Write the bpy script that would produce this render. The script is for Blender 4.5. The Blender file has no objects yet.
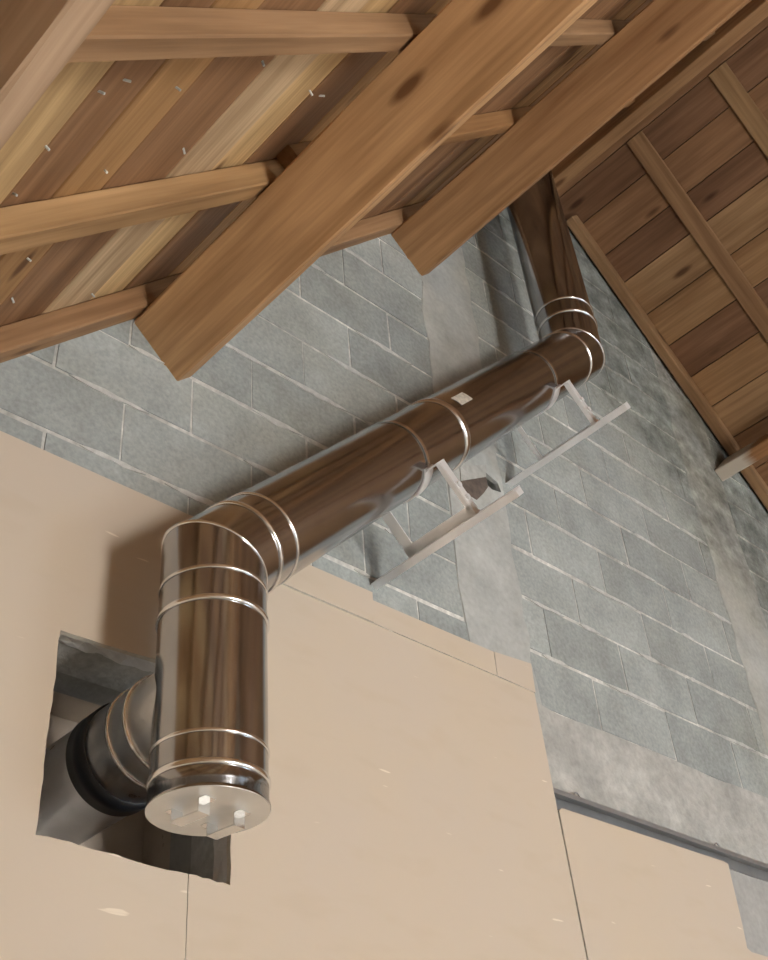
import bpy, bmesh, math, random
from mathutils import Vector, Matrix
random.seed(7)
scene = bpy.context.scene
C = bpy.context.collection

# ------------------------------------------------------------------ camera
cam_data = bpy.data.cameras.new('camera')
cam = bpy.data.objects.new('camera', cam_data)
C.objects.link(cam)
cam_data.sensor_fit = 'VERTICAL'
cam_data.sensor_height = 36.0
cam_data.lens = 1169.04 / 960 * 36.0
cam_data.clip_start = 0.02
_right = Vector((0.7323, -0.6774, -0.0701))
_down = Vector((0.3816, 0.4934, -0.7816))
_fwd = Vector((0.5641, 0.5456, 0.6198))
cm = Matrix.Identity(4)
for i in range(3):
    cm[i][0] = _right[i]
    cm[i][1] = -_down[i]
    cm[i][2] = -_fwd[i]
cam.matrix_world = cm
scene.camera = cam

# ------------------------------------------------------------------ world, lights, exposure
world = bpy.data.worlds.new('sky')
scene.world = world
world.use_nodes = True
bg = world.node_tree.nodes['Background']
bg.inputs['Color'].default_value = (0.80, 0.90, 1.0, 1)
bg.inputs['Strength'].default_value = 1.5
scene.view_settings.view_transform = 'Standard'
scene.view_settings.look = 'None'
scene.view_settings.gamma = 1.0
scene.view_settings.use_curve_mapping = False
scene.view_settings.exposure = 0.40


def area_light(name, loc, direction, sx, sy, power, color):
    ld = bpy.data.lights.new(name, 'AREA')
    ld.shape = 'RECTANGLE'
    ld.size, ld.size_y = sx, sy
    ld.energy = power
    ld.color = color
    o = bpy.data.objects.new(name, ld)
    C.objects.link(o)
    o.location = loc
    o.rotation_euler = Vector(direction).to_track_quat('-Z', 'Z').to_euler()
    return o


# low sun through the doorway, falling on the floor behind the camera and bouncing up
sun_data = bpy.data.lights.new('sun_offscreen', 'SUN')
sun_data.energy = 34.0
sun_data.angle = 0.01
sun_data.color = (1.0, 0.95, 0.87)
sun = bpy.data.objects.new('sun_offscreen', sun_data)
C.objects.link(sun)
sun.rotation_euler = Vector((0.12, 0.80, -0.58)).to_track_quat('-Z', 'Y').to_euler()

# daylight entering through the doorway and the window opening of the wall behind the camera
area_light('doorway_offscreen', (1.95, -4.60, -0.45), (0, 1, 0.15), 0.8, 1.5, 175, (1.0, 0.965, 0.91))
area_light('window_right_offscreen', (5.6, -4.60, 0.15), (-0.25, 1, 0.1), 1.7, 1.3, 70, (0.68, 0.84, 1.0))

# ------------------------------------------------------------------ geometry constants (metres, camera at the origin)
FLOOR = -1.6
YW = 2.0                      # face of the block wall
LM, LC = 1.10, 1.131          # underside of left rafters   z = LM*x + LC
LB = 1.222                    # underside of left boards    z = LM*x + LB
RM, RC = 1.01, 8.25           # underside of right rafters  z = RC - RM*x
RB = 8.36                     # underside of right boards
NEAR = -4.5


# ------------------------------------------------------------------ materials
def new_mat(name):
    m = bpy.data.materials.new(name)
    m.use_nodes = True
    nt = m.node_tree
    nt.nodes.clear()
    out = nt.nodes.new('ShaderNodeOutputMaterial')
    b = nt.nodes.new('ShaderNodeBsdfPrincipled')
    nt.links.new(b.outputs[0], out.inputs[0])
    return m, nt, b


def nd(nt, t, **kw):
    n = nt.nodes.new(t)
    for k, v in kw.items():
        setattr(n, k, v)
    return n


def ramp(nt, fac, stops):
    r = nd(nt, 'ShaderNodeValToRGB')
    el = r.color_ramp.elements
    while len(el) < len(stops):
        el.new(0.5)
    for e, (p, c) in zip(el, stops):
        e.position = p
        e.color = (c[0], c[1], c[2], 1) if not isinstance(c, float) else (c, c, c, 1)
    nt.links.new(fac, r.inputs[0])
    return r.outputs[0]


def mixc(nt, fac, a, b, blend='MIX'):
    n = nd(nt, 'ShaderNodeMix', data_type='RGBA', blend_type=blend)
    for sock, v in ((n.inputs['Factor'], fac), (n.inputs[6], a), (n.inputs[7], b)):
        if isinstance(v, (int, float)):
            sock.default_value = v
        elif isinstance(v, tuple):
            sock.default_value = (v[0], v[1], v[2], 1)
        else:
            nt.links.new(v, sock)
    return n.outputs[2]


def noise(nt, vec, scale, detail=3.0, rough=0.55, dims='3D', w=None):
    n = nd(nt, 'ShaderNodeTexNoise', noise_dimensions=dims)
    n.inputs['Scale'].default_value = scale
    n.inputs['Detail'].default_value = detail
    n.inputs['Roughness'].default_value = rough
    nt.links.new(vec, n.inputs['Vector'])
    if w is not None:
        nt.links.new(w, n.inputs['W'])
    return n.outputs[0]


def mapping(nt, vec, scale=(1, 1, 1), rot=(0, 0, 0), loc=(0, 0, 0)):
    n = nd(nt, 'ShaderNodeMapping')
    n.inputs['Scale'].default_value = scale
    n.inputs['Rotation'].default_value = rot
    n.inputs['Location'].default_value = loc
    nt.links.new(vec, n.inputs['Vector'])
    return n.outputs[0]


def bump(nt, b, height, strength=0.3, dist=0.01):
    n = nd(nt, 'ShaderNodeBump')
    n.inputs['Strength'].default_value = strength
    n.inputs['Distance'].default_value = dist
    nt.links.new(height, n.inputs['Height'])
    nt.links.new(n.outputs[0], b.inputs['Normal'])


def wood_mat(name, stain=0.5, pale_end=False):
    """Timber: grain along local x, tint from the object's own colour."""
    m, nt, b = new_mat(name)
    tc = nd(nt, 'ShaderNodeTexCoord').outputs['Object']
    oi = nd(nt, 'ShaderNodeObjectInfo')
    mul = nd(nt, 'ShaderNodeMath', operation='MULTIPLY')
    mul.inputs[1].default_value = 40
    nt.links.new(oi.outputs['Random'], mul.inputs[0])
    w = mul.outputs[0]
    g1 = noise(nt, mapping(nt, tc, (1.2, 26, 26)), 1.0, 4, 0.6, '4D', w)
    g2 = noise(nt, mapping(nt, tc, (3.0, 90, 90)), 1.0, 2, 0.5, '4D', w)
    big = noise(nt, mapping(nt, tc, (1.0, 4, 4)), 1.3, 3, 0.6, '4D', w)
    col = mixc(nt, 1.0, oi.outputs['Color'], ramp(nt, g1, [(0.3, (0.66, 0.60, 0.54)), (0.7, (1.14, 1.13, 1.12))]), 'MULTIPLY')
    col = mixc(nt, 1.0, col, ramp(nt, g2, [(0.3, (0.86, 0.84, 0.82)), (0.7, (1.06, 1.06, 1.06))]), 'MULTIPLY')
    col = mixc(nt, stain, col, ramp(nt, big, [(0.34, (0.50, 0.43, 0.38)), (0.55, (1.0, 1.0, 1.0)), (0.75, (1.16, 1.15, 1.12))]), 'MULTIPLY')
    v = nd(nt, 'ShaderNodeTexVoronoi', voronoi_dimensions='3D')
    v.inputs['Scale'].default_value = 1.0
    va = nd(nt, 'ShaderNodeVectorMath', operation='ADD')
    nt.links.new(mapping(nt, tc, (2.2, 7.5, 7.5)), va.inputs[0])
    nt.links.new(w, va.inputs[1])
    nt.links.new(va.outputs[0], v.inputs['Vector'])
    knot = ramp(nt, v.outputs['Distance'], [(0.07, 0.9), (0.15, 0.0)])
    col = mixc(nt, knot, col, mixc(nt, 1.0, col, (0.30, 0.22, 0.16), 'MULTIPLY'))
    if pale_end:
        sx = nd(nt, 'ShaderNodeSeparateXYZ')
        nt.links.new(tc, sx.inputs[0])
        e = nd(nt, 'ShaderNodeMath', operation='ADD')
        nt.links.new(sx.outputs[0], e.inputs[0])
        sc = nd(nt, 'ShaderNodeMath', operation='MULTIPLY')
        sc.inputs[1].default_value = 0.16
        nt.links.new(g1, sc.inputs[0])
        nt.links.new(sc.outputs[0], e.inputs[1])
        f = ramp(nt, e.outputs[0], [(0.0, 0.0), (1.0, 0.0)])
        mr = nd(nt, 'ShaderNodeMapRange')
        mr.inputs[1].default_value = 3.14
        mr.inputs[2].default_value = 3.20
        nt.links.new(e.outputs[0], mr.inputs[0])
        col = mixc(nt, mr.outputs[0], col, (0.50, 0.45, 0.38))
    nt.links.new(col, b.inputs['Base Color'])
    b.inputs['Roughness'].default_value = 0.62
    b.inputs['Specular IOR Level'].default_value = 0.3
    bump(nt, b, g1, 0.35, 0.004)
    return m


def masonry_mat(name, base, var=0.25, blotch=(0.75, 1.18), fine=60.0, rand=0.14, stains=True, warm=None, bump_s=0.5):
    m, nt, b = new_mat(name)
    pos = nd(nt, 'ShaderNodeNewGeometry').outputs['Position']
    n1 = noise(nt, pos, fine, 3, 0.6)
    n2 = noise(nt, pos, 5.0, 4, 0.6)
    n3 = noise(nt, pos, 1.7, 3, 0.6)
    col = mixc(nt, 1.0, base, ramp(nt, n1, [(0.25, 1 - var), (0.75, 1 + var * 0.6)]), 'MULTIPLY')
    col = mixc(nt, 1.0, col, ramp(nt, n2, [(0.3, blotch[0]), (0.7, blotch[1])]), 'MULTIPLY')
    if rand:
        oi = nd(nt, 'ShaderNodeObjectInfo')
        col = mixc(nt, 1.0, col, ramp(nt, oi.outputs['Random'], [(0.0, 1 - rand), (1.0, 1 + rand)]), 'MULTIPLY')
    if warm:
        col = mixc(nt, ramp(nt, n3, [(0.45, 0.0), (0.68, 0.75)]), col, mixc(nt, 1.0, col, warm, 'MULTIPLY'))
    if stains:
        # damp, dirty band running down beside the right slope of the gable
        sx = nd(nt, 'ShaderNodeSeparateXYZ')
        nt.links.new(pos, sx.inputs[0])
        a = nd(nt, 'ShaderNodeMath', operation='ADD')
        nt.links.new(sx.outputs[0], a.inputs[0])
        nt.links.new(sx.outputs[2], a.inputs[1])
        s = nd(nt, 'ShaderNodeMath', operation='MULTIPLY_ADD')
        nt.links.new(n2, s.inputs[0])
        s.inputs[1].default_value = 1.3
        nt.links.new(a.outputs[0], s.inputs[2])
        mr = nd(nt, 'ShaderNodeMapRange')
        mr.inputs[1].default_value = 7.45
        mr.inputs[2].default_value = 7.85
        nt.links.new(s.outputs[0], mr.inputs[0])
        n4 = noise(nt, pos, 9.0, 4, 0.65)
        dirt = mixc(nt, 1.0, col, ramp(nt, n4, [(0.35, (0.42, 0.42, 0.40)), (0.52, (0.66, 0.66, 0.64)), (0.72, (1.02, 1.02, 1.0))]), 'MULTIPLY')
        col = mixc(nt, mr.outputs[0], col, dirt)
    nt.links.new(col, b.inputs['Base Color'])
    b.inputs['Roughness'].default_value = 0.92
    b.inputs['Specular IOR Level'].default_value = 0.15
    mx = nd(nt, 'ShaderNodeMath', operation='ADD')
    nt.links.new(n1, mx.inputs[0])
    nt.links.new(n2, mx.inputs[1])
    bump(nt, b, mx.outputs[0], bump_s, 0.006)
    return m


def metal_mat(name, col, rough, streak=0.0, metallic=1.0, wav=0.0):
    m, nt, b = new_mat(name)
    tc = nd(nt, 'ShaderNodeTexCoord').outputs['Object']
    n1 = noise(nt, tc, 7.0, 3, 0.6)
    c = mixc(nt, 1.0, col, ramp(nt, n1, [(0.3, 0.88), (0.7, 1.06)]), 'MULTIPLY')
    nt.links.new(c, b.inputs['Base Color'])
    b.inputs['Metallic'].default_value = metallic
    r = nd(nt, 'ShaderNodeMapRange')
    r.inputs[3].default_value = rough * 0.75
    r.inputs[4].default_value = rough * 1.3
    nt.links.new(noise(nt, tc, 22.0, 2, 0.5), r.inputs[0])
    nt.links.new(r.outputs[0], b.inputs['Roughness'])
    if wav:
        bump(nt, b, noise(nt, tc, 5.0, 2, 0.5), wav, 0.01)
    return m


def plain_mat(name, col, rough=0.7, nscale=12.0, amt=0.08, bs=0.0):
    m, nt, b = new_mat(name)
    pos = nd(nt, 'ShaderNodeNewGeometry').outputs['Position']
    n1 = noise(nt, pos, nscale, 3, 0.6)
    nt.links.new(mixc(nt, 1.0, col, ramp(nt, n1, [(0.3, 1 - amt), (0.7, 1 + amt)]), 'MULTIPLY'), b.inputs['Base Color'])
    b.inputs['Roughness'].default_value = rough
    if bs:
        bump(nt, b, n1, bs, 0.01)
    return m


def board_mat():
    m, nt, b = new_mat('plasterboard_paper')
    pos = nd(nt, 'ShaderNodeNewGeometry').outputs['Position']
    big = noise(nt, pos, 2.2, 3, 0.6)
    mid = noise(nt, mapping(nt, pos, (3, 3, 9)), 2.0, 2, 0.5)
    col = mixc(nt, ramp(nt, big, [(0.4, 0.0), (0.7, 1.0)]), (0.57, 0.49, 0.405), (0.58, 0.49, 0.385))
    col = mixc(nt, ramp(nt, mid, [(0.55, 0.0), (0.75, 0.35)]), col, (0.53, 0.44, 0.33))
    sc = noise(nt, mapping(nt, pos, (9, 9, 60), (0, 0.35, 0)), 1.0, 1, 0.4)
    col = mixc(nt, ramp(nt, sc, [(0.775, 0.0), (0.80, 0.6)]), col, (0.86, 0.78, 0.66))
    nt.links.new(col, b.inputs['Base Color'])
    b.inputs['Roughness'].default_value = 0.8
    b.inputs['Specular IOR Level'].default_value = 0.2
    return m


M = {}
M['board_wood'] = wood_mat('roof_board_pine', 0.55)
M['beam_wood'] = wood_mat('beam_pine', 0.45)
M['beam_pale'] = wood_mat('beam_pine_pale_end', 0.45, True)
M['block'] = masonry_mat('concrete_block', (0.375, 0.405, 0.40), 0.2, (0.82, 1.14), 70, 0.10, True, (1.0, 0.965, 0.90))
M['mortar'] = masonry_mat('mortar', (0.72, 0.72, 0.69), 0.25, (0.45, 1.15), 40, 0.0)
M['beam_concrete'] = masonry_mat('cast_concrete', (0.47, 0.47, 0.45), 0.2, (0.78, 1.14), 35, 0.0, False, None, 0.8)
M['smear'] = masonry_mat('mortar_smear', (0.60, 0.61, 0.59), 0.2, (0.75, 1.15), 50, 0.0)
M['column_concrete'] = masonry_mat('column_concrete', (0.46, 0.475, 0.465), 0.12, (0.82, 1.12), 45, 0.0, True, (1.0, 0.96, 0.87))
M['render_wall'] = masonry_mat('grey_render', (0.41, 0.41, 0.40), 0.12, (0.9, 1.08), 45, 0.0, False)
M['floor'] = plain_mat('floor_concrete', (0.62, 0.60, 0.56), 0.75, 3.0, 0.12)
M['cream_wall'] = plain_mat('cream_plaster', (0.58, 0.52, 0.43), 0.85, 3.0, 0.06)
M['felt'] = plain_mat('roof_felt', (0.03, 0.027, 0.024), 0.95, 8, 0.2)
M['board'] = board_mat()
M['gypsum'] = plain_mat('gypsum_core', (0.72, 0.69, 0.62), 0.9, 60, 0.15)
M['steel'] = metal_mat('polished_stainless', (0.44, 0.445, 0.46), 0.17, wav=0.02)
M['steel_brightened'] = metal_mat('brightened_stainless', (0.80, 0.81, 0.83), 0.30, wav=0.03)  # lighter copy of the stainless, standing in for light on the branch pipe
M['band'] = metal_mat('bright_band', (0.86, 0.86, 0.86), 0.22)
M['cap'] = metal_mat('cap_aluminium', (0.70, 0.695, 0.68), 0.40, metallic=0.8)
M['handle'] = metal_mat('handle_aluminium', (0.74, 0.74, 0.74), 0.22, metallic=0.95)
M['galv'] = metal_mat('galvanised_steel', (0.84, 0.85, 0.87), 0.35, metallic=0.35)
M['track'] = metal_mat('track_steel', (0.36, 0.37, 0.38), 0.45, metallic=0.7)
M['foil'] = metal_mat('crumpled_foil', (0.88, 0.89, 0.90), 0.35, metallic=0.1, wav=0.9)
M['gasket'] = plain_mat('black_rubber', (0.018, 0.022, 0.030), 0.42, 20, 0.1)
M['dark_lining'] = metal_mat('dark_lining', (0.60, 0.52, 0.44), 0.3, metallic=0.1)
M['sticker'] = plain_mat('sticker_paper', (0.60, 0.56, 0.48), 0.5, 90, 0.25)
M['shim'] = plain_mat('rusty_iron', (0.13, 0.10, 0.085), 0.8, 30, 0.3)
M['glass_frame'] = plain_mat('window_frame_paint', (0.6, 0.6, 0.58), 0.5, 10, 0.05)


# ------------------------------------------------------------------ object helpers
def link(name, bm, mat, parent=None, mw=None, smooth=False):
    bmesh.ops.recalc_face_normals(bm, faces=bm.faces)
    me = bpy.data.meshes.new(name)
    bm.to_mesh(me)
    bm.free()
    if smooth:
        for p in me.polygons:
            p.use_smooth = True
    if isinstance(mat, (list, tuple)):
        for x in mat:
            me.materials.append(x)
    else:
        me.materials.append(mat)
    o = bpy.data.objects.new(name, me)
    C.objects.link(o)
    if mw is not None:
        o.matrix_world = mw
    if parent is not None:
        o.parent = parent
        if mw is not None:
            o.matrix_parent_inverse = parent.matrix_world.inverted()
            o.matrix_world = mw
    return o


def tag(o, label=None, cat=None, group=None, kind=None):
    if label: o['label'] = label
    if cat: o['category'] = cat
    if group: o['group'] = group
    if kind: o['kind'] = kind
    return o


def empty(name, loc=(0, 0, 0)):
    e = bpy.data.objects.new(name, None)
    e.empty_display_size = 0.1
    C.objects.link(e)
    e.matrix_world = Matrix.Translation(loc)
    return e


def frame(o, ex, ey, ez):
    m = Matrix.Identity(4)
    for i in range(3):
        m[i][0], m[i][1], m[i][2], m[i][3] = ex[i], ey[i], ez[i], o[i]
    return m


def box_bm(sx, sy, sz, bev=0.0, nx=1, jit=0.0):
    """Box centred on the origin; nx slices along x, optional edge jitter."""
    bm = bmesh.new()
    rings = []
    for i in range(nx + 1):
        x = -sx / 2 + sx * i / nx
        c = []
        for (a, b) in ((-1, -1), (1, -1), (1, 1), (-1, 1)):
            if bev:
                for (da, db) in (((0, -1) if a * b > 0 else (-1, 0)), ((-1, 0) if a * b > 0 else (0, -1))):
                    y = a * (sy / 2 + da * bev)
                    z = b * (sz / 2 + db * bev)
                    c.append((x, y, z))
            else:
                c.append((x, a * sy / 2, b * sz / 2))
        if jit:
            c = [(p[0] + random.uniform(-jit, jit) * (1.5 if i in (0, nx) else 0), p[1] + random.uniform(-jit, jit), p[2] + random.uniform(-jit, jit)) for p in c]
        rings.append([bm.verts.new(p) for p in c])
    k = len(rings[0])
    for i in range(nx):
        for j in range(k):
            bm.faces.new((rings[i][j], rings[i][(j + 1) % k], rings[i + 1][(j + 1) % k], rings[i + 1][j]))
    bm.faces.new(rings[0])
    bm.faces.new(rings[-1])
    return bm


def prism(bm, poly, y0, y1, mi=0):
    """Polygon in x,z extruded in y."""
    a = [bm.verts.new((x, y0, z)) for x, z in poly]
    b = [bm.verts.new((x, y1, z)) for x, z in poly]
    f = bm.faces.new(a)
    bm.faces.new(b[::-1])
    n = len(poly)
    for i in range(n):
        s = bm.faces.new((a[i], b[i], b[(i + 1) % n], a[(i + 1) % n]))
        s.material_index = mi
    return f


def clip(poly, a, b, c):
    """Keep a*x + b*z <= c."""
    out = []
    n = len(poly)
    for i in range(n):
        p, q = poly[i], poly[(i + 1) % n]
        dp, dq = a * p[0] + b * p[1] - c, a * q[0] + b * q[1] - c
        if dp <= 0: out.append(p)
        if (dp < 0 < dq) or (dq < 0 < dp):
            t = dp / (dp - dq)
            out.append((p[0] + t * (q[0] - p[0]), p[1] + t * (q[1] - p[1])))
    return out


def area(poly):
    return 0.5 * abs(sum(poly[i][0] * poly[(i + 1) % len(poly)][1] - poly[(i + 1) % len(poly)][0] * poly[i][1] for i in range(len(poly))))


def roof_clip(poly):
    poly = clip(poly, -LM, 1, LB - 0.004)
    if len(poly) > 2: poly = clip(poly, RM, 1, RB - 0.004)
    return poly


# ------------------------------------------------------------------ setting: floor, walls
bm = bmesh.new()
for (x0, x1, y0, y1) in ((-1.3, 8.3, NEAR - 0.2, YW + 0.2),):
    vs = [bm.verts.new(p) for p in ((x0, y0, FLOOR), (x1, y0, FLOOR), (x1, y1, FLOOR), (x0, y1, FLOOR))]
    us = [bm.verts.new((v.co.x, v.co.y, FLOOR - 0.1)) for v in vs]
    bm.faces.new(vs); bm.faces.new(us[::-1])
    for i in range(4): bm.faces.new((vs[i], us[i], us[(i + 1) % 4], vs[(i + 1) % 4]))
tag(link('floor', bm, M['floor']), 'bare grey concrete floor of the attic room', kind='structure')

# far gable wall: mortar bed with an opening for the flue, blocks and concrete on it
XL, XR = -1.3, 8.3
CX0, CX1, CZ0, CZ1 = 2.572, 2.652, 2.488, 2.556     # hole knocked into the wall beside the upper rail
HX0, HX1, HZ0, HZ1 = 0.965, 1.475, 0.835, 1.335
bm = bmesh.new()
prism(bm, [(XL, FLOOR), (HX0, FLOOR), (HX0, 3.0), (XL, 3.0)], YW, YW + 0.2)
bm2 = [(HX0, FLOOR, HX1, HZ0), (HX0, HZ1, HX1, 3.0)]
bm.free()
bm = bmesh.new()
for poly in ([(XL, FLOOR), (HX0, FLOOR), (HX0, 5.2), (XL, 5.2)], [(HX0, FLOOR), (HX1, FLOOR), (HX1, HZ0), (HX0, HZ0)],
             [(HX0, HZ1), (HX1, HZ1), (HX1, 5.2), (HX0, 5.2)], [(HX1, FLOOR), (CX0, FLOOR), (CX0, 5.2), (HX1, 5.2)], [(CX0, FLOOR), (CX1, FLOOR), (CX1, CZ0), (CX0, CZ0)],
             [(CX0, CZ1), (CX1, CZ1), (CX1, 5.2), (CX0, 5.2)], [(CX1, FLOOR), (XR, FLOOR), (XR, 5.2), (CX1, 5.2)]):
    p = roof_clip(poly)
    prism(bm, p, YW, YW + 0.2)
prism(bm, [(CX0 - 0.02, CZ0 - 0.02), (CX1 + 0.02, CZ0 - 0.02), (CX1 + 0.02, CZ1 + 0.02), (CX0 - 0.02, CZ1 + 0.02)], YW + 0.19, YW + 0.22)
wall_far = tag(link('wall_far', bm, M['mortar']), 'grey concrete block gable wall behind the flue', kind='structure')

COLS = ((2.375, 2.655), (4.09, 4.40))
Z0, CH, BL = 1.8685, 0.2035, 0.41
for n in range(-1, 16):
    z0, z1 = Z0 + n * CH + 0.0075, Z0 + (n + 1) * CH - 0.0075
    ph = 1.135 if n % 2 == 0 else 0.93
    for k in range(-7, 18):
        x0, x1 = ph + (k - 1) * BL + 0.004, ph + k * BL - 0.004
        spans = [(x0, x1)]
        for (c0, c1) in COLS:
            ns = []
            for (a, b) in spans:
                if b <= c0 or a >= c1: ns.append((a, b)); continue
                if a < c0: ns.append((a, c0 - 0.002))
                if b > c1: ns.append((c1 + 0.002, b))
            spans = ns
        for (a, b) in spans:
            if b < -1.0 or a > 6.2: continue
            jx = lambda: random.uniform(-0.003, 0.003)
            za, zb = z0 + jx(), z1 + jx()
            poly = [(a + jx(), za), (b + jx(), za + jx()), (b + jx(), zb), (a + jx(), zb + jx())]
            poly = roof_clip(poly)
            if len(poly) < 3 or area(poly) < 0.002: continue
            bm = bmesh.new()
            yf = YW - 0.0015 - random.uniform(0, 0.002)
            prism(bm, poly, yf, YW + 0.03)
            link('block', bm, M['block'], wall_far)
# pale mortar squeezed out along the bed joints
bm = bmesh.new()
sr = random.Random(21)
for n in range(0, 16):
    zj = Z0 + n * CH
    x = -0.9
    while x < 6.0:
        x += sr.uniform(0.03, 0.42)
        L_ = sr.uniform(0.05, 0.34)
        k = max(3, int(L_ / 0.03))
        top, bot = [], []
        for i in range(k + 1):
            t = i / k
            e = math.sin(math.pi * t) ** 0.6
            px = x + L_ * t
            top.append((px, zj + (0.002 + sr.uniform(0.003, 0.009)) * e))
            bot.append((px, zj - (0.002 + sr.uniform(0.002, 0.010)) * e))
        poly = top + bot[-2:0:-1]
        inside = all(z < LM * a + LB - 0.02 and z < RB - RM * a - 0.02 for a, z in poly)
        clear = all(b_[-1][0] < c0 or b_[0][0] > c1 for c0, c1 in COLS for b_ in (top,))
        if inside and clear: prism(bm, poly, YW - 0.0052, YW)
        x += L_
o = link('mortar_smears', bm, M['smear'], wall_far)
o['kind'] = 'stuff'
# poured columns with uneven faces
for (c0, c1) in COLS:
    bm = bmesh.new()
    zt = min(LM * c0 + LB, RB - RM * c1) - 0.02
    nz = 26
    rows = []
    for i in range(nz + 1):
        z = 1.66 + (zt - 1.66) * i / nz
        a, b = c0 - random.uniform(0.004, 0.03), c1 + random.uniform(0.004, 0.03)
        yf = YW - 0.005 + random.uniform(-0.001, 0.001)
        rows.append([bm.verts.new(p) for p in ((a, YW + 0.01, z), (a + 0.008, yf, z), (b - 0.008, yf, z), (b, YW + 0.01, z))])
    for i in range(nz):
        for j in range(3): bm.faces.new((rows[i][j], rows[i][j + 1], rows[i + 1][j + 1], rows[i + 1][j]))
        bm.faces.new((rows[i][3], rows[i][0], rows[i + 1][0], rows[i + 1][3]))
    bm.faces.new(rows[0]); bm.faces.new(rows[-1])
    col_o = link('concrete_column', bm, M['column_concrete'], wall_far)
    if c0 < CX0 < c1:
        # open the column where the hole is knocked through it
        cb = bmesh.new()
        prism(cb, [(CX0, CZ0 + 0.012), (CX0 + 0.03, CZ0), (CX1, CZ0 + 0.01), (CX1 - 0.012, CZ1 - 0.02), (CX0 + 0.006, CZ1)], YW - 0.1, YW + 0.1)
        cut = link('cutter', cb, M['column_concrete'])
        md = col_o.modifiers.new('hole', 'BOOLEAN')
        md.operation, md.object, md.solver = 'DIFFERENCE', cut, 'EXACT'
        dg = bpy.context.evaluated_depsgraph_get()
        me = bpy.data.meshes.new_from_object(col_o.evaluated_get(dg))
        col_o.modifiers.clear()
        col_o.data = me
        bpy.data.objects.remove(cut, do_unlink=True)
# poured ring beam (hole for the flue lies below it)
bm = bmesh.new()
zs = [1.375, 1.40, 1.46, 1.53, 1.60, 1.662]
xs = [XL + (XR - XL) * i / 90 for i in range(91)]
grid = [[bm.verts.new((x, YW - 0.012 + random.uniform(-0.004, 0.004), z + (random.uniform(-0.006, 0.006)))) for x in xs] for z in zs]
back = [[bm.verts.new((x, YW + 0.02, z)) for x in xs] for z in (zs[0], zs[-1])]
for j in range(len(zs) - 1):
    for i in range(90): bm.faces.new((grid[j][i], grid[j][i + 1], grid[j + 1][i + 1], grid[j + 1][i]))
for i in range(90):
    bm.faces.new((back[0][i], back[0][i + 1], grid[0][i + 1], grid[0][i]))
    bm.faces.new((grid[-1][i], grid[-1][i + 1], back[1][i + 1], back[1][i]))
link('ring_beam', bm, M['beam_concrete'], wall_far)
# lower wall skin, smooth grey render, seen right of the plasterboards and inside the cut-out
bm = bmesh.new()
q = 0.004
for poly in ([(XL, FLOOR), (HX0 + q, FLOOR), (HX0 + q, 1.37), (XL, 1.37)], [(HX0 + q, FLOOR), (HX1 - q, FLOOR), (HX1 - q, HZ0 + q), (HX0 + q, HZ0 + q)],
             [(HX0 + q, HZ1 - q), (HX1 - q, HZ1 - q), (HX1 - q, 1.37), (HX0 + q, 1.37)], [(HX1 - q, FLOOR), (XR, FLOOR), (XR, 1.37), (HX1 - q, 1.37)]):
    prism(bm, poly, YW - 0.006, YW + 0.205)
link('render_skin', bm, M['render_wall'], wall_far)
# pale lining added to brighten the reveal of the opening
bm = bmesh.new()
w_ = 0.012
for (a0, b0, a1, b1) in ((HX0, HZ1 - w_, HX1, HZ1 - 0.002), (HX0, HZ0 + 0.002, HX1, HZ0 + w_), (HX0 + 0.002, HZ0, HX0 + w_, HZ1), (HX1 - w_, HZ0, HX1 - 0.002, HZ1)):
    prism(bm, [(a0, b0), (a1, b0), (a1, b1), (a0, b1)], YW - 0.008, YW + 0.11)
link('brightening_lining', bm, M['smear'], wall_far)
# dark box behind the flue opening
bm = bmesh.new()
for poly, y0, y1 in (([(HX0 - 0.1, HZ0 - 0.1), (HX1 + 0.1, HZ0 - 0.1), (HX1 + 0.1, HZ1 + 0.1), (HX0 - 0.1, HZ1 + 0.1)], YW + 0.42, YW + 0.44),
                     ([(HX0 - 0.1, HZ1 + 0.06), (HX1 + 0.1, HZ1 + 0.06), (HX1 + 0.1, HZ1 + 0.1), (HX0 - 0.1, HZ1 + 0.1)], YW + 0.2, YW + 0.42),
                     ([(HX0 - 0.1, HZ0 - 0.1), (HX1 + 0.1, HZ0 - 0.1), (HX1 + 0.1, HZ0 - 0.06), (HX0 - 0.1, HZ0 - 0.06)], YW + 0.2, YW + 0.42),
                     ([(HX0 - 0.1, HZ0 - 0.1), (HX0 - 0.06, HZ0 - 0.1), (HX0 - 0.06, HZ1 + 0.1), (HX0 - 0.1, HZ1 + 0.1)], YW + 0.2, YW + 0.42),
                     ([(HX1 + 0.06, HZ0 - 0.1), (HX1 + 0.1, HZ0 - 0.1), (HX1 + 0.1, HZ1 + 0.1), (HX1 + 0.06, HZ1 + 0.1)], YW + 0.2, YW + 0.42)):
    prism(bm, poly, y0, y1)
link('dark_lining', bm, M['dark_lining'], wall_far)

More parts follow.
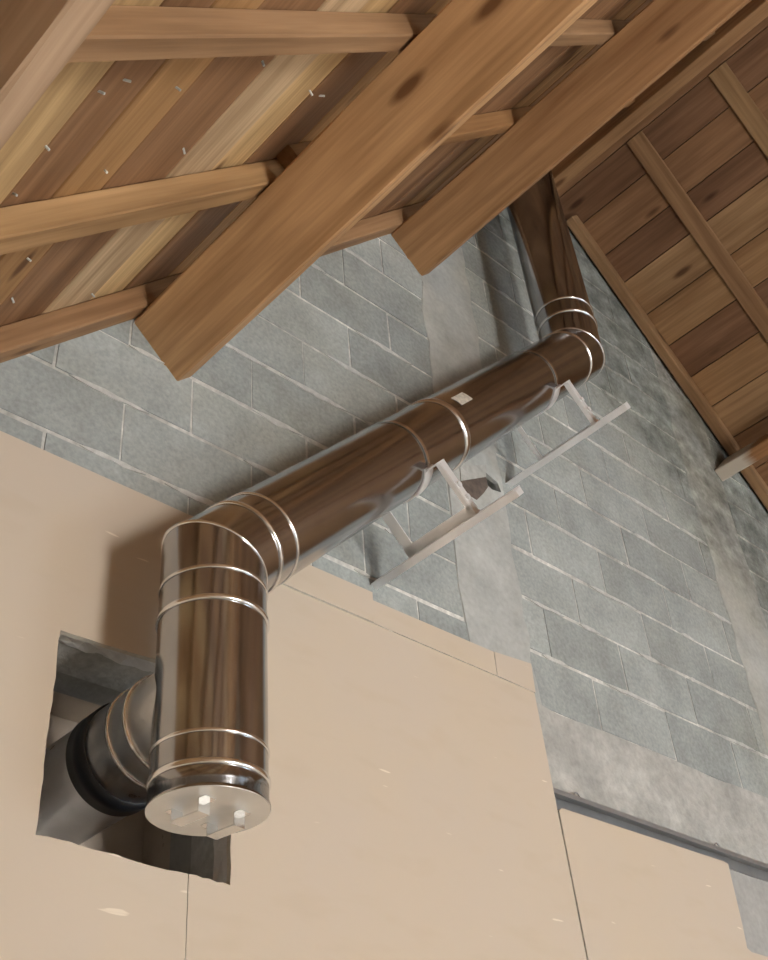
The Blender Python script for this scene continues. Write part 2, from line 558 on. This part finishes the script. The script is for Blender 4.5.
# wall behind the camera, with a doorway and a window opening
bm = bmesh.new()
ops = [(1.5, 2.4, FLOOR, 0.4), (4.7, 6.5, -0.5, 0.8)]
cuts = sorted({XL, XR, *[v for o in ops for v in o[:2]]})
for a, b in zip(cuts[:-1], cuts[1:]):
    hole = [o for o in ops if o[0] <= a and b <= o[1]]
    segs = [(FLOOR, 5.2)] if not hole else [(FLOOR, hole[0][2]), (hole[0][3], 5.2)]
    for (s0, s1) in segs:
        if s1 - s0 < 0.01: continue
        p = roof_clip([(a, s0), (b, s0), (b, s1), (a, s1)])
        if len(p) > 2: prism(bm, p, NEAR - 0.2, NEAR)
tag(link('wall_near', bm, M['cream_wall']), 'plastered gable wall with doorway facing the block wall', kind='structure')
bm = bmesh.new()
p = [(XL - 0.15, FLOOR), (XL, FLOOR), (XL, LM * XL + LB), (XL - 0.15, LM * (XL - 0.15) + LB)]
prism(bm, p, NEAR - 0.2, YW + 0.2)
tag(link('wall_left', bm, M['cream_wall']), 'low plastered knee wall under the left eave', kind='structure')
bm = bmesh.new()
p = [(XR, FLOOR), (XR + 0.15, FLOOR), (XR + 0.15, RB - RM * (XR + 0.15)), (XR, RB - RM * XR)]
prism(bm, p, NEAR - 0.2, YW + 0.2)
tag(link('wall_right', bm, M['cream_wall']), 'low plastered knee wall under the right eave', kind='structure')

# ------------------------------------------------------------------ roof decks and boards
XRIDGE = (RB - LB) / (LM + RM)
ln = math.hypot(1, LM)
LU = Vector((1 / ln, 0, LM / ln))             # up the left slope
LN = Vector((LM / ln, 0, -1 / ln))            # into the room, from the left slope
rn = math.hypot(1, RM)
RU = Vector((1 / rn, 0, -RM / rn))            # down the right slope
RN = Vector((-RM / rn, 0, -1 / rn))           # into the room, from the right slope
EY = Vector((0, 1, 0))


def deck(name, x0, x1, left, label):
    bm = bmesh.new()
    f = (lambda x: LM * x + LB) if left else (lambda x: RB - RM * x)
    prism(bm, [(x0, f(x0) + 0.03), (x1, f(x1) + 0.03), (x1, f(x1) + 0.06), (x0, f(x0) + 0.06)], NEAR - 0.2, YW + 0.2)
    return tag(link(name, bm, M['felt']), label, kind='structure')


ceil_l = deck('ceiling_left', -1.6, XRIDGE, True, 'boarded roof slope above the pale purlins')
ceil_r = deck('ceiling_right', XRIDGE, 8.6, False, 'boarded roof slope falling away beyond the ridge')

PALE, TAN, BROWN, DARK, CREAM, RED = (0.62, 0.45, 0.24), (0.48, 0.29, 0.135), (0.32, 0.185, 0.10), (0.12, 0.078, 0.05), (0.60, 0.46, 0.30), (0.35, 0.19, 0.10)
edges = [(-1.6 + 0.1 * i) for i in range(20)] + [0.41, 0.505, 0.602, 0.703, 0.852, 0.973, 1.070, 1.20]
edges = [e for e in edges if e < 0.36 or e >= 0.41]
cols = {0.41: PALE, 0.505: BROWN, 0.602: TAN, 0.703: BROWN, 0.852: CREAM, 0.973: PALE, 1.07: BROWN}
x = 1.20
while x < XRIDGE - 0.12:
    x += random.uniform(0.095, 0.12)
    edges.append(x)
edges[-1] = XRIDGE - 0.004
pal = [PALE, TAN, BROWN, TAN, BROWN, RED]


def jcol(c, v=0.08):
    k = 1 + random.uniform(-v, v)
    return (c[0] * k, c[1] * k, c[2] * k, 1)


def slope_board(parent, xa, xb, left, col):
    f = (lambda x: LM * x + LB) if left else (lambda x: RB - RM * x)
    pa, pb = Vector((xa, 0, f(xa))), Vector((xb, 0, f(xb)))
    w = (pb - pa).length - 0.004
    nrm = LN if left else RN
    th = 0.020
    L = YW - 0.004 - NEAR
    c = (pa + pb) / 2 - nrm * (th / 2 + random.uniform(0.0, 0.004))
    c.y = (YW - 0.004 + NEAR) / 2
    ex = EY
    ey = (pb - pa).normalized()
    ez = ex.cross(ey)
    o = link('roof_board', box_bm(L, w, th, 0.0025), M['board_wood'], parent, frame(c, ex, ey, ez))
    o.color = jcol(col)
    return o


for a, b in zip(edges[:-1], edges[1:]):
    near = min(cols, key=lambda v: abs(v - a))
    if abs(near - a) < 0.01: col = cols[near]
    elif a > 1.15: col = random.choice([BROWN, RED, BROWN, TAN])
    else: col = random.choice(pal)
    slope_board(ceil_l, a, b, True, col)
redges = [XRIDGE + 0.004, 3.51, 3.637, 3.778, 3.898, 4.04, 4.178, 4.315]
while redges[-1] < 8.3: redges.append(redges[-1] + random.uniform(0.125, 0.145))
RBROWN = [(0.28, 0.16, 0.085), (0.33, 0.20, 0.10), (0.37, 0.235, 0.125), (0.23, 0.128, 0.072), (0.31, 0.175, 0.09)]
for i, (a, b) in enumerate(zip(redges[:-1], redges[1:])):
    # boards are butt-jointed on the rafters in the photograph's right slope
    slope_board(ceil_r, a, b, False, [RBROWN[0], RBROWN[3], RBROWN[0], RBROWN[3], RBROWN[2], RBROWN[1]][i] if i < 6 else random.choice(RBROWN))


# bright nail tips and splinters poking through the left boards
NAILS = [(0.518, 1.09), (0.825, 1.033), (1.054, 1.144), (0.826, 1.306), (0.51, 1.366), (0.716, 1.803), (0.957, 1.9), (0.549, 1.063),
         (0.67, 1.094), (1.102, 1.159), (0.499, 1.232), (0.668, 1.337), (0.664, 1.628)]
for nx_, ny_ in NAILS:
    c = Vector((nx_, ny_, LM * nx_ + LB)) + LN * 0.003
    ax = (LN + Vector((random.uniform(-0.6, 0.6), random.uniform(-0.6, 0.6), random.uniform(-0.6, 0.6)))).normalized()
    ey = ax.cross(EY).normalized()
    link('nail_tip', box_bm(0.014, 0.0045, 0.0045, 0.001), M['smear'], ceil_l, frame(c, ax, ey, ax.cross(ey)))

# ------------------------------------------------------------------ rafters and purlins
def timber(name, p0, p1, wdir, w, h, mat, col, label, cat, group=None, bev=0.004, nx=1, jit=0.0):
    """Beam from p0 to p1; wdir is the direction of its width w; h is across."""
    p0, p1 = Vector(p0), Vector(p1)
    ex = (p1 - p0).normalized()
    ey = (Vector(wdir) - Vector(wdir).dot(ex) * ex).normalized()
    ez = ex.cross(ey)
    o = link(name, box_bm((p1 - p0).length, w, h, bev, nx, jit), mat, None, frame((p0 + p1) / 2, ex, ey, ez))
    o.color = (col[0], col[1], col[2], 1)
    tag(o, label, cat, group)
    return o


def lpt(x, y, off=0.0):   # on the plane of the left boards, off = metres into the room
    return Vector((x, y, LM * x + LB)) + LN * off


def rpt(x, y, off=0.0):
    return Vector((x, y, RB - RM * x)) + RN * off


HL = (LB - LC) / ln      # rafter depth, left
hl = HL + 0.002
# left rafters (run up the slope); y of the camera-side face and width
RAF = (0.42, 0.24, 0.105)
tl = -1.25
timber('rafter', lpt(tl, 1.965, hl / 2 - 0.001), lpt(XRIDGE - 0.06, 1.965, hl / 2 - 0.001), (0, 1, 0), 0.068, hl, M['beam_wood'], (0.36, 0.215, 0.115),
       'reddish brown rafter lying flush against the block wall', 'rafter')
timber('rafter', lpt(tl + 0.3, 1.437, hl / 2), lpt(1.255, 1.437, hl / 2), (0, 1, 0), 0.066, hl, M['beam_wood'], (0.47, 0.30, 0.15),
       'golden rafter ending in a cut end above the long purlin', 'rafter')
timber('rafter', lpt(1.16, 1.375, hl / 2 - 0.001), lpt(XRIDGE - 0.06, 1.375, hl / 2 - 0.001), (0, 1, 0), 0.052, hl, M['beam_wood'], (0.36, 0.20, 0.09),
       'brown rafter lapped beside the golden rafter and running on to the ridge', 'rafter')
timber('rafter', lpt(tl, 0.914, hl / 2 - 0.001), lpt(XRIDGE - 0.06, 0.914, hl / 2 - 0.001), (0, 1, 0), 0.056, hl, M['beam_wood'], (0.36, 0.225, 0.125),
       'grey brown rafter crossing above the purlin with the weathered pale face', 'rafter')
for yy in (0.40, -0.12, -0.64):
    timber('rafter', lpt(tl, yy, hl / 2 - 0.001), lpt(XRIDGE - 0.06, yy, hl / 2 - 0.001), (0, 1, 0), 0.06, hl, M['beam_wood'], (0.38, 0.22, 0.10),
           'brown rafter of the left slope away from the block wall', 'rafter', 'left slope rafters away from the wall')
# right rafters: thin battens under the boards
hr = (RB - RC) / rn
timber('verge_rafter', rpt(3.60, 1.960, 0.074 / 2), rpt(7.9, 1.960, 0.074 / 2), (0, 1, 0), 0.05, 0.074, M['beam_wood'], (0.36, 0.23, 0.125),
       'brown rafter along the block wall on the darker roof slope', 'rafter')
for i, (yy, cc, lab) in enumerate(((1.475, (0.30, 0.18, 0.095), 'brown flat rafter crossing the darker roof boards beside the wall rafter'),
                                   (0.985, (0.34, 0.22, 0.115), 'lighter flat rafter crossing the darker roof boards'))):
    timber('rafter', rpt(XRIDGE + 0.13, yy, 0.006), rpt(8.2, yy, 0.006), (0, 1, 0), 0.095, 0.012, M['beam_wood'], cc, lab, 'rafter')
for yy in (0.49, 0.0, -0.49):
    timber('rafter', rpt(XRIDGE + 0.13, yy, 0.006), rpt(8.2, yy, 0.006), (0, 1, 0), 0.095, 0.012, M['beam_wood'], (0.36, 0.2, 0.09),
           'brown flat rafter of the right slope away from the block wall', 'rafter', 'right slope rafters away from the wall')
timber('ridge_shade_board', (3.405, NEAR, 4.832), (3.405, YW - 0.005, 4.832), (1, 0, 0), 0.072, 0.115, M['beam_wood'], (0.34, 0.20, 0.10),  # added board, stands in for the dark band of shade at the ridge
       'brown board added along the ridge to imitate a band of shade', 'beam')

PW, PH = 0.066, 0.205


def purlin(ax, az, nrm, along, col, label, y1=2.06, mat=None, jit=0.0015, ph=PH):
    """(ax, az): upper corner of the broad face on the wall plane; nrm: into the room; along: up the slope."""
    c = Vector((ax, 0, az)) + nrm * (ph / 2) + along * (PW / 2)
    return timber('purlin', (c.x, NEAR - 0.05, c.z), (c.x, y1, c.z), nrm, ph, PW, mat or M['beam_wood'], col, label, 'purlin', None, 0.005, 40, jit)


purlin(1.138, 2.372, LN, LU, (0.62, 0.395, 0.21), 'long orange brown purlin with a ragged end over the pale wall blocks')
purlin(2.226, 3.575, LN, LU, (0.46, 0.27, 0.135), 'reddish purlin passing in front of the upper flue pipe', ph=0.205)
purlin(0.087, 1.213, LN, LU, (0.47, 0.34, 0.235), 'weathered pale grey brown purlin close to the low eave', y1=1.928)
pz = lambda xx: RC - RM * xx
c = Vector((4.37, 0, 3.45))
purlin(c.x - RN.x * 0.215, c.z - RN.z * 0.215, RN, RU, (0.36, 0.19, 0.085), 'right slope purlin with a whitened end by the wall', mat=M['beam_pale'], ph=0.215, y1=1.99)

# ------------------------------------------------------------------ plasterboards
YB = 1.93
TB = 0.0135


def jag(p, q, n, amp):
    out = []
    for i in range(n):
        t = i / n
        out.append((p[0] + (q[0] - p[0]) * t + (random.uniform(-amp, amp) if i else 0), p[1] + (q[1] - p[1]) * t + (random.uniform(-amp, amp) if i else 0)))
    return out


def sheet(name, poly, label, y=YB):
    poly = clip(poly, -LM, 1, LC - 0.01)
    bm = bmesh.new()
    prism(bm, poly, y, y + TB, 1)
    o = link(name, bm, [M['board'], M['gypsum']])
    return tag(o, label, 'plasterboard')


SX = 1.3325
hole_l = jag((SX, 0.861), (0.993, 0.868), 14, 0.0035) + jag((0.993, 0.868), (0.995, 1.306), 16, 0.0025) + jag((0.995, 1.306), (SX, 1.316), 10, 0.002)
sheet('plasterboard', [(0.13, FLOOR), (SX, FLOOR)] + hole_l + [(SX, 1.316), (SX, 1.744), (0.13, 1.748)],
      'cream plasterboard sheet with the flue cut-out on its edge')
hole_r = jag((SX + 0.002, 1.316), (1.437, 1.318), 5, 0.002) + jag((1.437, 1.318), (1.437, 0.858), 12, 0.002) + jag((1.437, 0.858), (SX + 0.002, 0.861), 6, 0.003) + [(SX + 0.002, 0.861)]
sheet('plasterboard', [(SX + 0.002, FLOOR), (2.700, FLOOR), (2.562, 1.650), (SX + 0.002, 1.655)] + hole_r,
      'large cream plasterboard sheet beside the vertical flue pipe')
sheet('plasterboard_strip', [(SX + 0.002, 1.657), (1.906, 1.656), (1.906, 1.752), (SX + 0.002, 1.748)], 'plasterboard top strip between flue elbow and first bracket rail', YB - 0.004)
sheet('plasterboard_strip', [(1.908, 1.656), (2.398, 1.655), (2.398, 1.735), (1.908, 1.730)], 'plasterboard top strip under the first bracket rail', YB + 0.0005)
sheet('plasterboard_strip', [(2.400, 1.655), (2.568, 1.652), (2.570, 1.752), (2.400, 1.736)], 'short plasterboard corner strip at the top of the tall sheet', YB)
sheet('plasterboard', [(-1.07, FLOOR), (0.128, FLOOR), (0.128, 1.746), (-1.07, 1.746)], 'cream plasterboard sheet towards the low eave', YB)
sheet('plasterboard', [(2.707, FLOOR), (5.2, FLOOR), (5.2, 1.0)] + [(3.447, 1.025), (3.425, 1.034), (3.432, 1.10), (3.440, 1.302), (3.415, 1.306), (2.603, 1.296), (2.588, 1.286)],
      'lower cream plasterboard with a notched corner under the metal track', YB + 0.002)

# foil and insulation edge showing inside the cut-out
bm = bmesh.new()
rng = random.Random(3)


def strip(bm, pa, pb, n, y0, y1, amp):
    prev = None
    for i in range(n + 1):
        t = i / n
        row = []
        for j in range(4):
            y = y0 + (y1 - y0) * j / 3
            row.append(bm.verts.new((pa[0] + (pb[0] - pa[0]) * t + rng.uniform(-amp, amp), y + rng.uniform(-amp, amp) * (j in (1, 2)), pa[1] + (pb[1] - pa[1]) * t + rng.uniform(-amp, amp))))
        if prev:
            for j in range(3): bm.faces.new((prev[j], row[j], row[j + 1], prev[j + 1]))
        prev = row


strip(bm, (0.985, 1.322), (1.455, 1.328), 22, YB + TB + 0.005, YW - 0.004, 0.004)
strip(bm, (1.447, 1.322), (1.447, 0.85), 20, YB + TB + 0.005, YW - 0.004, 0.004)
strip(bm, (1.455, 0.848), (0.985, 0.853), 20, YB + TB + 0.005, YW - 0.004, 0.003)
strip(bm, (0.983, 0.85), (0.983, 1.325), 20, YB + TB + 0.005, YW - 0.004, 0.003)
o = link('foil_lining', bm, M['foil'])
sol = o.modifiers.new('thickness', 'SOLIDIFY'); sol.thickness = 0.004
tag(o, 'crumpled silver foil lining the edges of the flue cut-out', 'foil')

# ------------------------------------------------------------------ metal track above the lower plasterboard
t = empty('metal_track', (3.9, 1.97, 1.34))
tag(t, 'grey metal drywall track running above the lower plasterboard', 'track')


def tbox(name, x0, x1, y0, y1, z0, z1, mat, parent, bev=0.001):
    return link(name, box_bm(x1 - x0, y1 - y0, z1 - z0, bev), mat, parent, Matrix.Translation(((x0 + x1) / 2, (y0 + y1) / 2, (z0 + z1) / 2)))


tbox('web', 2.56, 6.0, 1.955, 1.995, 1.364, 1.368, M['track'], t)
tbox('flange', 2.56, 6.0, 1.953, 1.956, 1.352, 1.368, M['track'], t)
tbox('flange', 2.56, 6.0, 1.990, 1.994, 1.325, 1.366, M['track'], t)
for hx in (2.74, 3.47):
    bm = bmesh.new()
    R0, r0 = 0.013, 0.0025
    prev = None
    for i in range(13):
        a = math.pi * (-0.3 + 1.5 * i / 12)
        cx, cz = R0 * math.cos(a), R0 * math.sin(a)
        ring = []
        for j in range(8):
            b = 2 * math.pi * j / 8
            ring.append(bm.verts.new((hx + (R0 + r0 * math.cos(b)) * math.cos(a), 1.972 + r0 * math.sin(b), 1.378 + (R0 + r0 * math.cos(b)) * math.sin(a))))
        if prev:
            for j in range(8): bm.faces.new((prev[j], prev[(j + 1) % 8], ring[(j + 1) % 8], ring[j]))
        else: bm.faces.new(ring)
        prev = ring
    bm.faces.new(prev)
    link('wire_hook', bm, M['track'], t, Matrix.Identity(4), True)

# ------------------------------------------------------------------ flue
YC, RP = 1.72, 0.113
XV, KZ = 1.228, 0.222                # lower vertical axis; run axis z = x + KZ
XU = 2.88                            # upper vertical axis
A45 = Vector((1, 0, 1)).normalized()
UP = Vector((0, 0, 1))
SEG = 72
flue = empty('flue_pipe', (XV, YC, 0.893))
tag(flue, 'polished stainless steel flue rising from the wall opening to the roof', 'flue pipe')


def basis(a):
    e1 = Vector((0, -1, 0)) if abs(a.y) < 0.9 else Vector((1, 0, 0))
    return e1, a.cross(e1)


def tube(bm, axis, stations, caps=(False, False)):
    """stations: (centre, plane normal, radius); each ring is the tube cut by that plane."""
    e1, e2 = basis(axis)
    prev = None
    for si, (c, nrm, r) in enumerate(stations):
        ring = []
        for i in range(SEG):
            t = 2 * math.pi * i / SEG
            p = c + (e1 * math.cos(t) + e2 * math.sin(t)) * r
            s = (c - p).dot(nrm) / axis.dot(nrm)
            ring.append(bm.verts.new(p + axis * s))
        if prev:
            for i in range(SEG): bm.faces.new((prev[i], prev[(i + 1) % SEG], ring[(i + 1) % SEG], ring[i]))
        if (si == 0 and caps[0]) or (si == len(stations) - 1 and caps[1]): bm.faces.new(ring)
        prev = ring


def fpart(name, bm, mat, parent=flue, label=None):
    o = link(name, bm, mat, parent, Matrix.Identity(4), True)
    for p in o.data.polygons:
        if len(p.vertices) > 8: p.use_smooth = False
    if label: o['label'] = label
    return o


def ring_band(name, c, axis, width, h, parent=flue, mat=None, r=RP, nrm=None):
    bm = bmesh.new()
    nrm = nrm or axis
    prof = [(-width / 2, -0.002), (-width / 2, h * 0.5), (-width * 0.3, h), (width * 0.3, h), (width / 2, h * 0.5), (width / 2, -0.002)]
    tube(bm, axis, [(c + axis * s, nrm, r + d) for s, d in prof])
    return fpart(name, bm, mat or M['band'], parent)


def run(x): return Vector((x, YC, x + KZ))
def low(z): return Vector((XV, YC, z))
def high(z): return Vector((XU - 0.04 * max(0, z - 3.2), YC, z))


ZC, Z4, Z3, Z1, Z2 = 0.893, 0.943, 1.005, 1.297, 1.371
bm = bmesh.new(); tube(bm, UP, [(low(Z4), UP, RP), (low(Z3), UP, RP), (low(Z1), UP, RP), (low(Z2), UP, RP)]); fpart('tee_body', bm, M['steel'])
for z, w, h in ((Z4, 0.013, 0.0045), (Z3, 0.008, 0.003), (Z1, 0.012, 0.005), (Z2, 0.008, 0.003)):
    ring_band('locking_band', low(z), UP, w, h)
# end cap with two handles
bm = bmesh.new()
tube(bm, UP, [(low(Z4), UP, RP + 0.001), (low(ZC + 0.006), UP, RP + 0.001), (low(ZC + 0.006), UP, RP + 0.004), (low(ZC), UP, RP + 0.004)])
fpart('cap_sleeve', bm, M['steel'])
bm = bmesh.new()
tube(bm, UP, [(low(ZC - 0.0015), UP, RP + 0.003), (low(ZC + 0.004), UP, RP + 0.003)], (True, True))
cap = fpart('end_cap', bm, M['cap'], flue, 'pale round end cap with two grips')
ga = math.radians(-80)                # handle direction in plan
gd, gs = Vector((math.cos(ga), math.sin(ga), 0)), Vector((-math.sin(ga), math.cos(ga), 0))
for off in (-0.047, 0.047):
    base = Vector((XV, YC, ZC)) - gs * off
    bm = bmesh.new()
    prof = [(-0.052, 0.0), (-0.052, -0.003), (-0.036, -0.003), (-0.036, -0.028), (0.036, -0.028), (0.036, -0.003), (0.052, -0.003), (0.052, 0.0),
            (0.033, 0.0), (0.033, -0.025), (-0.033, -0.025), (-0.033, 0.0)]
    v = [[bm.verts.new(base + gd * s + UP * z + gs * d) for s, z in prof] for d in (-0.014, 0.014)]
    n = len(prof)
    for i in range(n): bm.faces.new((v[0][i], v[0][(i + 1) % n], v[1][(i + 1) % n], v[1][i]))
    bm.faces.new(v[0]); bm.faces.new(v[1][::-1])
    link('handle', bm, M['handle'], cap, Matrix.Identity(4))
# branch through the wall
ZB = 1.125
def br(y): return Vector((XV, y, ZB))
bm = bmesh.new(); tube(bm, EY, [(br(YC + 0.02), EY, RP - 0.004), (br(1.86), EY, RP - 0.004), (br(1.92), EY, RP - 0.002), (br(2.40), EY, RP - 0.002)], (False, True)); fpart('branch_pipe', bm, M['steel_brightened'])
ring_band('locking_band', br(1.858), EY, 0.010, 0.005, r=RP - 0.003)
ring_band('locking_band', br(1.922), EY, 0.010, 0.004, r=RP - 0.002)
bm = bmesh.new()
tube(bm, EY, [(br(2.005), EY, RP - 0.004), (br(2.005), EY, RP + 0.003), (br(2.072), EY, RP + 0.003), (br(2.072), EY, RP - 0.004)])
fpart('gasket_band', bm, M['gasket'], flue, 'black rubber gasket band around the branch pipe')
# lower elbow
bend = Vector((XV, YC, XV + KZ))
MN = (UP + A45).normalized()
XA, XB, XJ, XE = 1.293, 1.342, 2.0, 2.795
bm = bmesh.new()
tube(bm, UP, [(low(Z2), UP, RP), (bend, MN, RP)])
tube(bm, A45, [(bend, MN, RP), (run(XA), A45, RP), (run(XB), A45, RP)])
el = fpart('elbow', bm, M['steel'])
ring_band('mitre_seam', bend, UP, 0.006, 0.0025, el, nrm=MN)
ring_band('locking_band', run(XA), A45, 0.011, 0.0045)
ring_band('locking_band', run(XB), A45, 0.008, 0.003)
bm = bmesh.new(); tube(bm, A45, [(run(XB), A45, RP), (run(XJ), A45, RP)]); fpart('pipe_section', bm, M['steel'])
bm = bmesh.new(); tube(bm, A45, [(run(XJ), A45, RP), (run(XE), A45, RP)]); fpart('pipe_section', bm, M['steel'])
ring_band('locking_band', run(XJ), A45, 0.030, 0.005)
ring_band('locking_band', run(XE), A45, 0.016, 0.004)
bend2 = Vector((XU, YC, XU + KZ))
bm = bmesh.new()
tube(bm, A45, [(run(XE), A45, RP), (bend2, MN, RP)])
tube(bm, UP, [(bend2, MN, RP), (high(3.235), UP, RP), (high(3.305), UP, RP)])
el2 = fpart('elbow', bm, M['steel'])
ring_band('mitre_seam', bend2, UP, 0.006, 0.003, el2, nrm=MN)
ring_band('locking_band', high(3.235), UP, 0.012, 0.005)
ring_band('locking_band', high(3.305), UP, 0.010, 0.004)
bm = bmesh.new(); tube(bm, UP, [(high(3.305), UP, RP), (high(5.2), UP, RP)], (False, True)); fpart('pipe_section', bm, M['steel'])


def on_pipe(x, ang, r):
    """Point on the inclined run; ang = 0 faces the room (-y), positive turns towards the upper side."""
    u = Vector((-1, 0, 1)).normalized()
    return run(x) + (Vector((0, -1, 0)) * math.cos(ang) + u * math.sin(ang)) * r


bm = bmesh.new()
g = [[bm.verts.new(on_pipe(2.042 + 0.055 * i, math.radians(15 + 20 * j / 4), RP + 0.0012)) for j in range(5)] for i in range(2)]
for j in range(4): bm.faces.new((g[0][j], g[0][j + 1], g[1][j + 1], g[1][j]))
fpart('sticker', bm, M['sticker'], flue, 'small pale paper sticker on the inclined pipe')

SOCKET = (([(2.435, 2.443), (2.575, 2.529), (2.578, 2.486), (2.550, 2.446), (2.506, 2.395), (2.438, 2.401)], 'shim', 0.001),
          ([(2.441, 2.512), (2.586, 2.589), (2.575, 2.529), (2.435, 2.443)], 'beam_concrete', 0.002))

# ------------------------------------------------------------------ wall brackets
UU = Vector((-1, 0, 1)).normalized()     # from rail to pipe


def bracket(xc, y_end, label, frame_bar, arm_w):
    c = run(xc)
    rc = c - UU * 0.252                   # point of the rail axis below the pipe
    root = empty('wall_bracket', (rc.x, YW, rc.z))
    tag(root, label, 'bracket')

    def bx(name, o, sa, sy, su, mat=M['galv'], bev=0.0008):
        return link(name, box_bm(sa, sy, su, bev), mat, root, frame(o, A45, EY, UU))
    y1 = 2.03
    ym = (y_end + y1) / 2
    bx('rail', Vector((rc.x, ym, rc.z)) - UU * 0.010, 0.034, y1 - y_end, 0.020)
    bx('rail_flange', Vector((rc.x, ym, rc.z)) + UU * 0.002 - A45 * 0.004, 0.046, y1 - y_end, 0.003)
    yl, yr = YC + 0.121, YC - 0.121
    if frame_bar:
        bx('base_plate', Vector((rc.x, YC, rc.z)) + UU * 0.019, 0.005, yl - yr + 0.02, 0.030)
    bx('foot_plate', Vector((rc.x, YC, rc.z)) + UU * 0.0055 + A45 * 0.014, 0.034, yl - yr + 0.02, 0.004)
    for yy in (yl, yr):
        s = 1 if yy > YC else -1
        w = arm_w if s > 0 else 0.014
        bx('arm', Vector((rc.x, yy - s * (w / 2 - 0.006), rc.z)) + UU * (0.004 + 0.172 / 2), 0.005, w, 0.172)
        bx('arm_flange', Vector((rc.x, yy + s * 0.0065, rc.z)) + A45 * 0.012 + UU * (0.004 + 0.172 / 2), 0.026, 0.003, 0.172)
        for uo in (0.055, 0.095):
            bo = Vector((rc.x, yy + s * 0.006, rc.z)) + A45 * 0.013 + UU * uo
            bm = bmesh.new()
            for (ra, y0, y2) in ((0.0085, 0.002, 0.008), (0.004, -0.012, 0.002)):
                lo = [bm.verts.new(bo + EY * s * y0 + (A45 * math.cos(t) + UU * math.sin(t)) * ra) for t in [math.pi / 3 * i for i in range(6)]]
                hi = [bm.verts.new(bo + EY * s * y2 + (A45 * math.cos(t) + UU * math.sin(t)) * ra) for t in [math.pi / 3 * i for i in range(6)]]
                bm.faces.new(lo); bm.faces.new(hi)
                for i in range(6): bm.faces.new((lo[i], lo[(i + 1) % 6], hi[(i + 1) % 6], hi[i]))
            link('bolt', bm, M['galv'], root, Matrix.Identity(4))
        # ear where the saddle meets the arm
        bx('ear', Vector((c.x, YC + s * 0.108, c.z)) - UU * 0.078, 0.046, 0.046, 0.004)
    # saddle: wide strap round the underside
    bm = bmesh.new()
    N = 40
    rows = []
    for i in range(N + 1):
        t = math.radians(38) + math.radians(104) * i / N
        d = Vector((0, -1, 0)) * math.cos(t) - UU * math.sin(t)
        rows.append([bm.verts.new(c + d * rr + A45 * w) for rr, w in ((RP + 0.001, -0.024), (RP + 0.005, -0.024), (RP + 0.005, 0.024), (RP + 0.001, 0.024))])
    for i in range(N):
        for j in range(4): bm.faces.new((rows[i][j], rows[i][(j + 1) % 4], rows[i + 1][(j + 1) % 4], rows[i + 1][j]))
    bm.faces.new(rows[0]); bm.faces.new(rows[-1])
    link('saddle', bm, M['galv'], root, Matrix.Identity(4))
    # thin band over the top
    bm = bmesh.new()
    rows = []
    for i in range(N + 1):
        t = math.radians(38) - math.radians(256) * i / N
        d = Vector((0, -1, 0)) * math.cos(t) - UU * math.sin(t)
        rows.append([bm.verts.new(c + d * rr + A45 * w) for rr, w in ((RP + 0.001, -0.006), (RP + 0.004, -0.006), (RP + 0.004, 0.006), (RP + 0.001, 0.006))])
    for i in range(N):
        for j in range(4): bm.faces.new((rows[i][j], rows[i][(j + 1) % 4], rows[i + 1][(j + 1) % 4], rows[i + 1][j]))
    bm.faces.new(rows[0]); bm.faces.new(rows[-1])
    link('band', bm, M['band'], root, Matrix.Identity(4))
    return root, rc


bracket(1.812, 1.444, 'galvanised bracket on a rail just above the plasterboard edge', True, 0.032)
r2, rc2 = bracket(2.530, 1.463, 'galvanised bracket on the rail higher up the wall near the upper elbow', False, 0.016)
# rough socket knocked into the wall beside the upper rail
for pts, m_, dy in SOCKET:
    bm = bmesh.new()
    prism(bm, pts, YW - 0.006 - dy, YW)
    link('socket_rubble', bm, M[m_], wall_far)
